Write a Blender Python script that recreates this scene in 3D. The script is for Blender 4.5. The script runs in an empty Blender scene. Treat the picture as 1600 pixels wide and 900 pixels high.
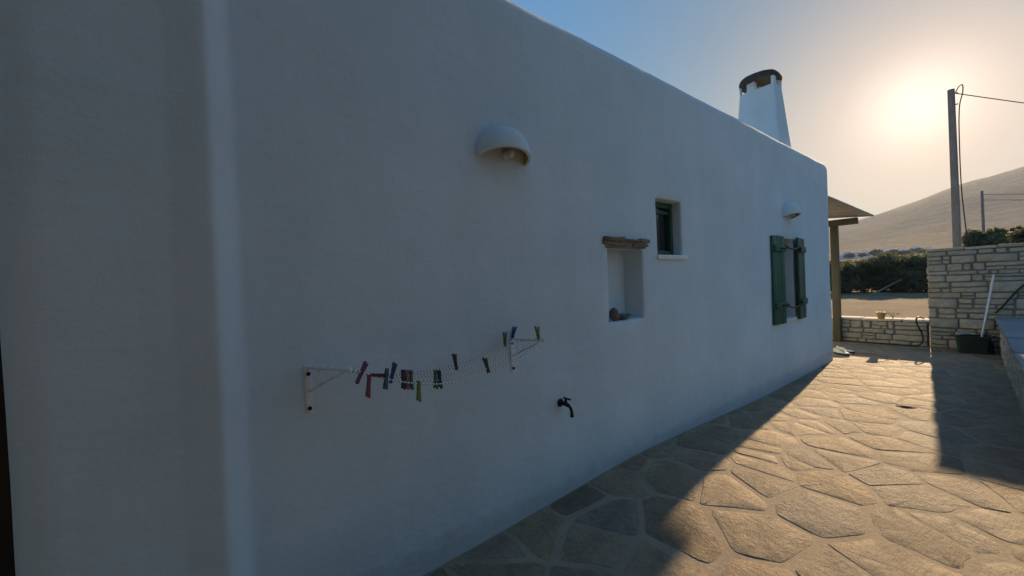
import bpy, bmesh, math, random
from mathutils import Vector, Matrix, noise
random.seed(7)
R = math.radians
sc = bpy.context.scene
COL = sc.collection

# ------------------------------------------------------------------ camera
PHI, PITCH, ROLL = R(52.6), R(-0.57), R(2.4)
CAM = Vector((0.0, -1.84, 1.48))
fw = Vector((math.cos(PHI)*math.cos(PITCH), math.sin(PHI)*math.cos(PITCH), math.sin(PITCH)))
rt = Vector((math.sin(PHI), -math.cos(PHI), 0))
up = rt.cross(fw)
iu = rt*math.sin(ROLL) + up*math.cos(ROLL)
ir = rt*math.cos(ROLL) - up*math.sin(ROLL)
cd = bpy.data.cameras.new('camera'); cam = bpy.data.objects.new('camera', cd); COL.objects.link(cam)
M = Matrix((ir, iu, -fw)).transposed().to_4x4(); M.translation = CAM
cam.matrix_world = M
cd.sensor_width = 36; cd.lens = 13.5; cd.clip_start = 0.02; cd.clip_end = 20000
sc.camera = cam

# ------------------------------------------------------------------ light
SUN_EL, SUN_AZ = R(16.0), R(5.5)
sd = Vector((math.cos(SUN_EL)*math.cos(SUN_AZ), math.cos(SUN_EL)*math.sin(SUN_AZ), math.sin(SUN_EL)))
sl = bpy.data.lights.new('sun', 'SUN'); sl.energy = 4.5; sl.angle = R(0.6); sl.color = (1.0, 0.71, 0.41)
so = bpy.data.objects.new('sun', sl); COL.objects.link(so)
so.rotation_euler = sd.to_track_quat('Z', 'Y').to_euler(); so.location = (0, 0, 50)

w = bpy.data.worlds.new('World'); sc.world = w; w.use_nodes = True
nt = w.node_tree; nt.nodes.clear()
wo = nt.nodes.new('ShaderNodeOutputWorld'); bg = nt.nodes.new('ShaderNodeBackground')
sky = nt.nodes.new('ShaderNodeTexSky'); sky.sky_type = 'NISHITA'; sky.sun_disc = False
sky.sun_elevation = SUN_EL; sky.sun_rotation = R(90) - SUN_AZ
sky.air_density = 1.8; sky.dust_density = 1.2; sky.ozone_density = 6.0; sky.altitude = 50
bg.inputs['Strength'].default_value = 0.05
def wn(kind, op=None):
    n = nt.nodes.new(kind)
    if op: n.operation = op
    return n
# hazy evening sky: soft shoulder on the bright side, plus the sun's own disc and aureole
k1 = wn('ShaderNodeVectorMath', 'MULTIPLY_ADD'); k1.inputs[1].default_value = (0.022, 0.024, 0.030); k1.inputs[2].default_value = (1, 1, 1)
k2 = wn('ShaderNodeVectorMath', 'DIVIDE')
nt.links.new(sky.outputs['Color'], k1.inputs[0]); nt.links.new(sky.outputs['Color'], k2.inputs[0]); nt.links.new(k1.outputs[0], k2.inputs[1])
tc = wn('ShaderNodeTexCoord'); dt = wn('ShaderNodeVectorMath', 'DOT_PRODUCT'); dt.inputs[1].default_value = sd
nt.links.new(tc.outputs['Generated'], dt.inputs[0])
ks = wn('ShaderNodeVectorMath', 'SCALE'); ks.inputs['Scale'].default_value = 0.52; nt.links.new(k2.outputs[0], ks.inputs[0])
acc = ks.outputs[0]
mxz = wn('ShaderNodeMath', 'MAXIMUM'); mxz.inputs[1].default_value = 0.0; nt.links.new(dt.outputs['Value'], mxz.inputs[0])
for pw, col in ((420.0, (5.0, 4.8, 4.2)), (45.0, (1.9, 1.55, 0.85)), (7.0, (0.35, 0.12, 0.0))):
    p_ = wn('ShaderNodeMath', 'POWER'); p_.inputs[1].default_value = pw; nt.links.new(mxz.outputs[0], p_.inputs[0])
    ml = wn('ShaderNodeVectorMath', 'SCALE'); ml.inputs[0].default_value = col; nt.links.new(p_.outputs[0], ml.inputs['Scale'])
    ad = wn('ShaderNodeVectorMath', 'ADD'); nt.links.new(acc, ad.inputs[0]); nt.links.new(ml.outputs[0], ad.inputs[1]); acc = ad.outputs[0]
pt = wn('ShaderNodeMath', 'POWER'); pt.inputs[1].default_value = 3.0; nt.links.new(mxz.outputs[0], pt.inputs[0])
tm = wn('ShaderNodeMix'); tm.data_type = 'VECTOR'; nt.links.new(pt.outputs[0], tm.inputs[0])
tm.inputs[4].default_value = (0.70, 2.45, 3.3); tm.inputs[5].default_value = (0.92, 0.78, 0.77)
tn = wn('ShaderNodeVectorMath', 'MULTIPLY'); nt.links.new(acc, tn.inputs[0]); nt.links.new(tm.outputs[1], tn.inputs[1])
nt.links.new(tn.outputs[0], bg.inputs['Color'])
nt.links.new(bg.outputs[0], wo.inputs['Surface'])

vs = sc.view_settings
vs.view_transform = 'Standard'; vs.look = 'None'; vs.gamma = 1.0; vs.exposure = 1.45
vs.use_curve_mapping = False
sc.cycles.use_denoising = True
sc.cycles.max_bounces = 8
sc.cycles.diffuse_bounces = 5
sc.cycles.volume_bounces = 1

# ------------------------------------------------------------------ materials
def nodes(name):
    m = bpy.data.materials.new(name); m.use_nodes = True
    t = m.node_tree; b = t.nodes['Principled BSDF']
    return m, t, b
def ramp(t, stops, fac):
    r = t.nodes.new('ShaderNodeValToRGB')
    e = r.color_ramp.elements
    while len(e) < len(stops): e.new(0.5)
    for i, (p, c) in enumerate(stops):
        e[i].position = p; e[i].color = (*c, 1)
    t.links.new(fac, r.inputs[0]); return r.outputs[0]
def ntex(t, scale, detail=6, rough=0.6, coord='Object', stretch=None):
    tc = t.nodes.new('ShaderNodeTexCoord'); n = t.nodes.new('ShaderNodeTexNoise')
    n.inputs['Scale'].default_value = scale; n.inputs['Detail'].default_value = detail
    n.inputs['Roughness'].default_value = rough
    src = tc.outputs[coord]
    if stretch:
        mp = t.nodes.new('ShaderNodeMapping'); mp.inputs['Scale'].default_value = stretch
        t.links.new(src, mp.inputs[0]); src = mp.outputs[0]
    t.links.new(src, n.inputs['Vector']); return n
def geo_pos(t): return t.nodes.new('ShaderNodeNewGeometry').outputs['Position']
def mixc(t, fac, a, b, mode='MIX'):
    m = t.nodes.new('ShaderNodeMix'); m.data_type = 'RGBA'; m.blend_type = mode
    for s, v in ((m.inputs['Factor'], fac), (m.inputs[6], a), (m.inputs[7], b)):
        if hasattr(v, 'links'): t.links.new(v, s)
        elif isinstance(v, (int, float)): s.default_value = v
        else: s.default_value = (*v, 1)
    return m.outputs[2]
def bump(t, b, height, strength, dist, chain=None):
    n = t.nodes.new('ShaderNodeBump'); n.inputs['Strength'].default_value = strength
    n.inputs['Distance'].default_value = dist
    t.links.new(height, n.inputs['Height'])
    if chain: t.links.new(chain, n.inputs['Normal'])
    t.links.new(n.outputs[0], b.inputs['Normal']); return n.outputs[0]
def math2(t, op, a, b):
    n = t.nodes.new('ShaderNodeMath'); n.operation = op
    for s, v in zip(n.inputs, (a, b)):
        if hasattr(v, 'links'): t.links.new(v, s)
        else: s.default_value = v
    return n.outputs[0]
def simple(name, col, rough=0.6, metal=0.0, var=0.25, scale=40, bmp=0.15, dist=0.002):
    m, t, b = nodes(name)
    n = ntex(t, scale)
    c = ramp(t, [(0.3, tuple(x*(1-var) for x in col)), (0.7, tuple(min(1, x*(1+var)) for x in col))], n.outputs[0])
    t.links.new(c, b.inputs['Base Color'])
    b.inputs['Roughness'].default_value = rough; b.inputs['Metallic'].default_value = metal
    if bmp: bump(t, b, n.outputs[0], bmp, dist)
    return m

def mat_plaster():
    m, t, b = nodes('lime_plaster')
    n1 = ntex(t, 1.3, 5, 0.55); n2 = ntex(t, 9, 8, 0.6); n3 = ntex(t, 160, 4, 0.6)
    n4 = ntex(t, 1.0, 6, 0.6, stretch=(5, 5, 0.6))
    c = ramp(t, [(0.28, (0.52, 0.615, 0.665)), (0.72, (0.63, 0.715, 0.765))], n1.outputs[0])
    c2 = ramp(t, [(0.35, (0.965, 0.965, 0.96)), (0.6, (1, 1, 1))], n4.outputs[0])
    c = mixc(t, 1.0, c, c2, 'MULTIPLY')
    # grime that splashed up the foot of the wall
    sx = t.nodes.new('ShaderNodeSeparateXYZ'); t.links.new(geo_pos(t), sx.inputs[0])
    k = math2(t, 'ADD', sx.outputs[2], math2(t, 'MULTIPLY', n2.outputs[0], -0.25))
    g = ramp(t, [(0.0, (0.87, 0.85, 0.82)), (0.07, (1, 1, 1))], k)
    c = mixc(t, 1.0, c, g, 'MULTIPLY')
    t.links.new(c, b.inputs['Base Color']); b.inputs['Roughness'].default_value = 0.85
    o = bump(t, b, n2.outputs[0], 0.33, 0.02)
    n5 = ntex(t, 3.2, 5, 0.62, stretch=(1.0, 1.0, 4.5))
    o = bump(t, b, n5.outputs[0], 0.25, 0.018, o)
    bump(t, b, n3.outputs[0], 0.4, 0.0015, o)
    return m
def mat_paver():
    m, t, b = nodes('flagstone')
    oi = t.nodes.new('ShaderNodeObjectInfo')
    n1 = ntex(t, 5, 8, 0.65); n2 = ntex(t, 28, 8, 0.7); n3 = ntex(t, 110, 6, 0.7)
    lay = ntex(t, 4, 7, 0.65, stretch=(1.0, 5.0, 1.0))
    base = ramp(t, [(0.0, (0.20, 0.165, 0.125)), (0.25, (0.35, 0.275, 0.185)), (0.5, (0.265, 0.24, 0.21)), (0.75, (0.30, 0.24, 0.17)), (1.0, (0.39, 0.305, 0.21))], oi.outputs['Random'])
    sp = ramp(t, [(0.3, (0.66, 0.65, 0.63)), (0.68, (1.15, 1.12, 1.06))], n2.outputs[0])
    c = mixc(t, 1.0, base, sp, 'MULTIPLY')
    d = ramp(t, [(0.35, (0.75, 0.74, 0.72)), (0.65, (1.1, 1.08, 1.04))], n1.outputs[0])
    c = mixc(t, 1.0, c, d, 'MULTIPLY')
    # sandy dust lying across slabs and joints alike
    dn = t.nodes.new('ShaderNodeTexNoise'); dn.inputs['Scale'].default_value = 2.6; dn.inputs['Detail'].default_value = 9; dn.inputs['Roughness'].default_value = 0.68
    t.links.new(geo_pos(t), dn.inputs['Vector'])
    c = mixc(t, ramp(t, [(0.46, (0,)*3), (0.68, (0.5,)*3)], dn.outputs[0]), c, (0.31, 0.25, 0.175))
    c = mixc(t, ramp(t, [(0.30, (0.55,)*3), (0.44, (0,)*3)], dn.outputs[0]), c, (0.15, 0.125, 0.10))
    t.links.new(c, b.inputs['Base Color']); b.inputs['Roughness'].default_value = 0.8; b.inputs['Specular IOR Level'].default_value = 0.35
    # some slabs are riven smooth, some pitted
    k = ramp(t, [(0.15, (0.25,)*3), (0.9, (1.0,)*3)], math2(t, 'FRACT', math2(t, 'MULTIPLY', oi.outputs['Random'], 7.3), 0))
    h2 = math2(t, 'MULTIPLY', n2.outputs[0], k)
    o = bump(t, b, lay.outputs[0], 0.7, 0.022)
    o = bump(t, b, h2, 0.95, 0.022, o)
    bump(t, b, n3.outputs[0], 0.5, 0.004, o)
    return m
def mat_mortar(name, a, bcol, sc_=14):
    m, t, b = nodes(name)
    n1 = ntex(t, 2.2, 6); n2 = ntex(t, sc_*3, 8, 0.7)
    c = ramp(t, [(0.3, a), (0.7, bcol)], n1.outputs[0])
    c = mixc(t, 1.0, c, ramp(t, [(0.3, (0.75,)*3), (0.7, (1.1,)*3)], n2.outputs[0]), 'MULTIPLY')
    t.links.new(c, b.inputs['Base Color']); b.inputs['Roughness'].default_value = 0.9
    bump(t, b, n2.outputs[0], 0.5, 0.008)
    return m
def mat_wallstone():
    m, t, b = nodes('wall_stone')
    oi = t.nodes.new('ShaderNodeObjectInfo')
    n1 = ntex(t, 7, 7, 0.65); n2 = ntex(t, 45, 7, 0.7)
    base = ramp(t, [(0.0, (0.34, 0.33, 0.27)), (0.25, (0.44, 0.41, 0.34)), (0.5, (0.36, 0.36, 0.31)), (0.75, (0.46, 0.44, 0.38)), (1.0, (0.40, 0.36, 0.28))], oi.outputs['Random'])
    c = mixc(t, 1.0, base, ramp(t, [(0.3, (0.72, 0.71, 0.68)), (0.7, (1.1, 1.09, 1.06))], n1.outputs[0]), 'MULTIPLY')
    c = mixc(t, 1.0, c, ramp(t, [(0.3, (0.8,)*3), (0.7, (1.08,)*3)], n2.outputs[0]), 'MULTIPLY')
    t.links.new(c, b.inputs['Base Color']); b.inputs['Roughness'].default_value = 0.85
    o = bump(t, b, n1.outputs[0], 0.6, 0.02); bump(t, b, n2.outputs[0], 0.5, 0.004, o)
    return m
def mat_terrain():
    m, t, b = nodes('dry_ground')
    pos = geo_pos(t)
    def nz(s, d=7):
        n = t.nodes.new('ShaderNodeTexNoise'); n.inputs['Scale'].default_value = s; n.inputs['Detail'].default_value = d
        n.inputs['Roughness'].default_value = 0.65; t.links.new(pos, n.inputs['Vector']); return n.outputs[0]
    a = nz(0.5); bb = nz(6); far = nz(0.012, 9); patch = nz(0.05, 6)
    near = ramp(t, [(0.3, (0.16, 0.125, 0.085)), (0.7, (0.27, 0.215, 0.15))], a)
    near = mixc(t, 1.0, near, ramp(t, [(0.3, (0.7,)*3), (0.7, (1.1,)*3)], bb), 'MULTIPLY')
    hill = ramp(t, [(0.38, (0.030, 0.030, 0.020)), (0.5, (0.075, 0.062, 0.045)), (0.64, (0.12, 0.098, 0.07))], far)
    hill = mixc(t, ramp(t, [(0.52, (0,)*3), (0.6, (1,)*3)], patch), hill, (0.028, 0.034, 0.018))
    hill = mixc(t, 1.0, hill, ramp(t, [(0.40, (0.45, 0.48, 0.42)), (0.56, (1.2, 1.17, 1.12))], nz(0.11, 5)), 'MULTIPLY')
    sx = t.nodes.new('ShaderNodeSeparateXYZ'); t.links.new(pos, sx.inputs[0])
    # old field terraces follow the contours
    tz = math2(t, 'FRACT', math2(t, 'ADD', math2(t, 'MULTIPLY', sx.outputs[2], 0.07), math2(t, 'MULTIPLY', far, 1.6)), 0)
    hill = mixc(t, 1.0, hill, ramp(t, [(0.0, (0.55, 0.55, 0.52)), (0.14, (0.6, 0.6, 0.57)), (0.22, (1, 1, 1))], tz), 'MULTIPLY')
    f = ramp(t, [(0.0, (0,)*3), (1.0, (1,)*3)], math2(t, 'MULTIPLY', math2(t, 'SUBTRACT', sx.outputs[0], 60), 0.01))
    t.links.new(mixc(t, f, near, hill), b.inputs['Base Color'])
    b.inputs['Roughness'].default_value = 1.0; b.inputs['Specular IOR Level'].default_value = 0.03
    o = bump(t, b, bb, 0.4, 0.03); bump(t, b, math2(t, 'MULTIPLY', patch, f), 0.7, 8.0, o)
    return m
def mat_leaf(name, a, bcol):
    m, t, b = nodes(name)
    n = t.nodes.new('ShaderNodeTexNoise'); n.inputs['Scale'].default_value = 1.1
    t.links.new(geo_pos(t), n.inputs['Vector'])
    t.links.new(ramp(t, [(0.35, a), (0.65, bcol)], n.outputs[0]), b.inputs['Base Color'])
    b.inputs['Roughness'].default_value = 0.7
    tr = t.nodes.new('ShaderNodeBsdfTranslucent'); tr.inputs[0].default_value = (*[x*1.3 for x in bcol], 1)
    mx = t.nodes.new('ShaderNodeMixShader'); mx.inputs[0].default_value = 0.42
    out = t.nodes['Material Output']
    t.links.new(b.outputs[0], mx.inputs[1]); t.links.new(tr.outputs[0], mx.inputs[2]); t.links.new(mx.outputs[0], out.inputs[0])
    return m
def mat_wood(name, a, bcol, rough=0.55):
    m, t, b = nodes(name)
    n = ntex(t, 6, 7, 0.6, stretch=(12, 12, 0.8)); n2 = ntex(t, 3, 4)
    c = ramp(t, [(0.3, a), (0.7, bcol)], n.outputs[0])
    c = mixc(t, 1.0, c, ramp(t, [(0.3, (0.8,)*3), (0.7, (1.1,)*3)], n2.outputs[0]), 'MULTIPLY')
    t.links.new(c, b.inputs['Base Color']); b.inputs['Roughness'].default_value = rough
    bump(t, b, n.outputs[0], 0.35, 0.003)
    return m
def mat_glass(name, col, rough=0.08):
    m, t, b = nodes(name)
    n = ntex(t, 5, 3)
    t.links.new(ramp(t, [(0.3, tuple(x*0.9 for x in col)), (0.7, col)], n.outputs[0]), b.inputs['Base Color'])
    b.inputs['Roughness'].default_value = rough; b.inputs['Specular IOR Level'].default_value = 0.5
    return m
def mat_cord():
    m, t, b = nodes('flecked_cord')
    at = t.nodes.new('ShaderNodeAttribute'); at.attribute_name = 'along'
    f = math2(t, 'FRACT', math2(t, 'MULTIPLY', at.outputs['Fac'], 62), 0)
    c = ramp(t, [(0.0, (0.03, 0.03, 0.04)), (0.22, (0.03, 0.03, 0.04)), (0.26, (0.75, 0.75, 0.74)), (1.0, (0.75, 0.75, 0.74))], f)
    t.links.new(c, b.inputs['Base Color']); b.inputs['Roughness'].default_value = 0.6
    return m

PLASTER = mat_plaster(); PAVER = mat_paver(); WSTONE = mat_wallstone(); TERRAIN = mat_terrain()
MORTAR = mat_mortar('paving_mortar', (0.26, 0.213, 0.152), (0.37, 0.30, 0.213))
WMORTAR = mat_mortar('wall_mortar', (0.13, 0.122, 0.105), (0.20, 0.187, 0.16))
SLATE = mat_mortar('terrace_slab_stone', (0.20, 0.21, 0.22), (0.29, 0.30, 0.31))
CAPST = mat_mortar('cap_mortar', (0.50, 0.46, 0.39), (0.60, 0.56, 0.48))
LINTEL = mat_mortar('schist', (0.09, 0.075, 0.055), (0.26, 0.22, 0.16), 6)
GREENP = mat_wood('green_paint', (0.014, 0.065, 0.040), (0.036, 0.115, 0.068))
DKGREEN = simple('dark_green_plastic', (0.010, 0.030, 0.024), 0.5)
OLIVEW = mat_wood('olive_timber', (0.042, 0.044, 0.026), (0.078, 0.078, 0.046))
WHITEM = simple('white_enamel', (0.68, 0.69, 0.68), 0.45, 0, 0.06, 30)
IRON = simple('dark_iron', (0.015, 0.015, 0.016), 0.45, 0.6)
RUBBER = simple('black_rubber', (0.012, 0.012, 0.012), 0.55)
GLASSD = mat_glass('dark_glass', (0.012, 0.018, 0.02))
BLINDM = simple('grey_blind_cloth', (0.15, 0.147, 0.145), 0.7, 0, 0.08, 6)
POLEW = mat_wood('weathered_pole', (0.17, 0.15, 0.13), (0.30, 0.265, 0.23), 0.8)
MARBLE = simple('white_marble', (0.72, 0.71, 0.68), 0.4, 0, 0.08, 6)
BARK = mat_wood('bark', (0.05, 0.04, 0.03), (0.11, 0.09, 0.065), 0.9)
LEAF1 = mat_leaf('leaf_dark', (0.058, 0.070, 0.038), (0.11, 0.122, 0.062))
LEAF2 = mat_leaf('leaf_olive', (0.065, 0.075, 0.040), (0.13, 0.135, 0.07))
LEAF3 = mat_leaf('leaf_dry', (0.08, 0.065, 0.035), (0.15, 0.12, 0.06))
CORD = mat_cord()
ROOFT = simple('clay_roof', (0.22, 0.13, 0.085), 0.85, 0, 0.3, 8, 0.3, 0.01)
LAMPIN = simple('ochre_lamp_inside', (0.42, 0.32, 0.13), 0.6, 0, 0.3, 20)
BULBM = simple('bulb_glass', (0.55, 0.52, 0.40), 0.2, 0, 0.1, 20, 0)
HWHITE = simple('village_whitewash', (0.72, 0.71, 0.69), 0.9, 0, 0.08, 0.5, 0)

# ------------------------------------------------------------------ helpers
def link(o, parent=None):
    COL.objects.link(o)
    if parent: o.parent = parent
    return o
def mesh(name, v, f, mat, parent=None, smooth=False, autosm=None):
    me = bpy.data.meshes.new(name); me.from_pydata([tuple(p) for p in v], [], f); me.update()
    me.materials.append(mat)
    if smooth: me.polygons.foreach_set('use_smooth', [True]*len(me.polygons))
    if autosm: me.set_sharp_from_angle(angle=R(autosm))
    o = bpy.data.objects.new(name, me); return link(o, parent)
def frombm(name, bm, mat, parent=None, smooth=False, autosm=None):
    bmesh.ops.recalc_face_normals(bm, faces=bm.faces)
    me = bpy.data.meshes.new(name); bm.to_mesh(me); bm.free(); me.materials.append(mat)
    if smooth: me.polygons.foreach_set('use_smooth', [True]*len(me.polygons))
    if autosm: me.set_sharp_from_angle(angle=R(autosm))
    o = bpy.data.objects.new(name, me); return link(o, parent)
def empty(name, loc=(0, 0, 0), parent=None):
    o = bpy.data.objects.new(name, None); o.location = loc; o.empty_display_size = 0.1
    return link(o, parent)
def tag(o, label, cat, group=None, kind=None):
    o['label'] = label; o['category'] = cat
    if group: o['group'] = group
    if kind: o['kind'] = kind
    return o
def struct(o, label=None):
    o['kind'] = 'structure'
    if label: o['label'] = label
    return o
def bbox(bm, lo, hi, bev=0.0, seg=2, jit=0.0, rot=None):
    lo = Vector(lo); hi = Vector(hi); c = (lo+hi)/2; s = hi-lo
    t = bmesh.new()
    bmesh.ops.create_cube(t, size=1.0)
    for v in t.verts:
        v.co = Vector((v.co.x*s.x, v.co.y*s.y, v.co.z*s.z)) + Vector([random.uniform(-jit, jit) for _ in range(3)])
    if bev: bmesh.ops.bevel(t, geom=t.edges[:] , offset=bev, segments=seg, affect='EDGES', profile=0.6)
    if rot: bmesh.ops.rotate(t, verts=t.verts, cent=(0, 0, 0), matrix=rot)
    bmesh.ops.translate(t, verts=t.verts, vec=c)
    tmp = bpy.data.meshes.new('tmp'); t.to_mesh(tmp); t.free(); bm.from_mesh(tmp); bpy.data.meshes.remove(tmp)
def box(name, lo, hi, mat, parent=None, bev=0.004, seg=2, jit=0.0, rot=None):
    bm = bmesh.new(); bbox(bm, lo, hi, bev, seg, jit, rot)
    return frombm(name, bm, mat, parent, True, 40)
def tube_data(path, rad, n=8, cap=True):
    P = [Vector(p) for p in path]; v = []; f = []
    rr = rad if isinstance(rad, (list, tuple)) else [rad]*len(P)
    d0 = (P[1]-P[0]).normalized(); ref = Vector((0, 0, 1)) if abs(d0.z) < 0.9 else Vector((1, 0, 0))
    nrm = d0.cross(ref).normalized()
    for i, p in enumerate(P):
        d = (P[min(i+1, len(P)-1)] - P[max(i-1, 0)]).normalized()
        nrm = (nrm - d*nrm.dot(d)).normalized(); b = d.cross(nrm)
        for k in range(n):
            a = 2*math.pi*k/n; v.append(p + (nrm*math.cos(a)+b*math.sin(a))*rr[i])
    for i in range(len(P)-1):
        for k in range(n):
            f.append((i*n+k, i*n+(k+1) % n, (i+1)*n+(k+1) % n, (i+1)*n+k))
    if cap:
        f.append(tuple(range(n-1, -1, -1))); f.append(tuple((len(P)-1)*n+k for k in range(n)))
    return v, f
def tube(name, path, rad, mat, parent=None, n=8):
    v, f = tube_data(path, rad, n); return mesh(name, v, f, mat, parent, True, 50)
def join_data(parts):
    V = []; Fc = []
    for v, f in parts:
        o = len(V); V += v; Fc += [tuple(i+o for i in q) for q in f]
    return V, Fc
def smooth_path(pts, n=8):
    P = [Vector(p) for p in pts]; out = []
    for i in range(len(P)-1):
        a, b, c, d = P[max(i-1, 0)], P[i], P[i+1], P[min(i+2, len(P)-1)]
        for k in range(n):
            u = k/n
            out.append(0.5*((2*b)+(c-a)*u+(2*a-5*b+4*c-d)*u*u+(3*b-a-3*c+d)*u**3))
    out.append(P[-1]); return out
def lathe(name, prof, mat, parent=None, n=24, loc=(0, 0, 0)):
    v = []; f = []
    for r_, z in prof:
        for k in range(n):
            a = 2*math.pi*k/n; v.append((loc[0]+r_*math.cos(a), loc[1]+r_*math.sin(a), loc[2]+z))
    for i in range(len(prof)-1):
        for k in range(n): f.append((i*n+k, i*n+(k+1) % n, (i+1)*n+(k+1) % n, (i+1)*n+k))
    return mesh(name, v, f, mat, parent, True, 50)
def sstep(a, b, x):
    t = max(0.0, min(1.0, (x-a)/(b-a))); return t*t*(3-2*t)

# ------------------------------------------------------------------ terrain
def terr_z(x, y):
    r = math.hypot(x, y); az = math.degrees(math.atan2(y, x))
    z = -0.05
    if r > 70: z += (min(r, 700)-70)*0.030
    if r > 500:
        # one broad ridge: low at the left, rising to the right of the view
        pts = [(-180, 60), (-60, 90), (-25, 330), (-9, 400), (-1, 296), (2, 268), (5, 238), (8.9, 200), (12, 176), (18, 140), (30, 110), (60, 60), (180, 60)]
        for (a0, h0), (a1, h1) in zip(pts, pts[1:]):
            if a0 <= az <= a1: hh = h0 + (h1-h0)*(az-a0)/(a1-a0)
        k = sstep(500, 2100, r)*(1 - 0.7*sstep(2300, 4500, r))
        k = k**1.15
        z = z + (hh-12)*k + noise.fractal(Vector((x, y, 0))*0.004, 1.0, 2.0, 5)*16*k*(1-sstep(1700, 2100, r)*0.6)
    return z
def build_terrain():
    rad = [0.0]; r = 3.0
    while r < 7000: rad.append(r); r *= 1.085
    angs = []; a = -180.0
    while a < 180: angs.append(a); a += 0.6 if -20 <= a < 25 else 5.0
    n = len(angs); v = [(0, 0, -0.05)]; f = []
    for q in rad[1:]:
        for a in angs:
            x, y = q*math.cos(R(a)), q*math.sin(R(a)); v.append((x, y, terr_z(x, y)))
    for k in range(n): f.append((0, 1+k, 1+(k+1) % n))
    for i in range(len(rad)-2):
        for k in range(n):
            f.append((1+i*n+k, 1+(i+1)*n+k, 1+(i+1)*n+(k+1) % n, 1+i*n+(k+1) % n))
    struct(mesh('terrain', v, f, TERRAIN, None, True), 'dry brown field rising to a hazy scrub covered hill')
build_terrain()

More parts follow.
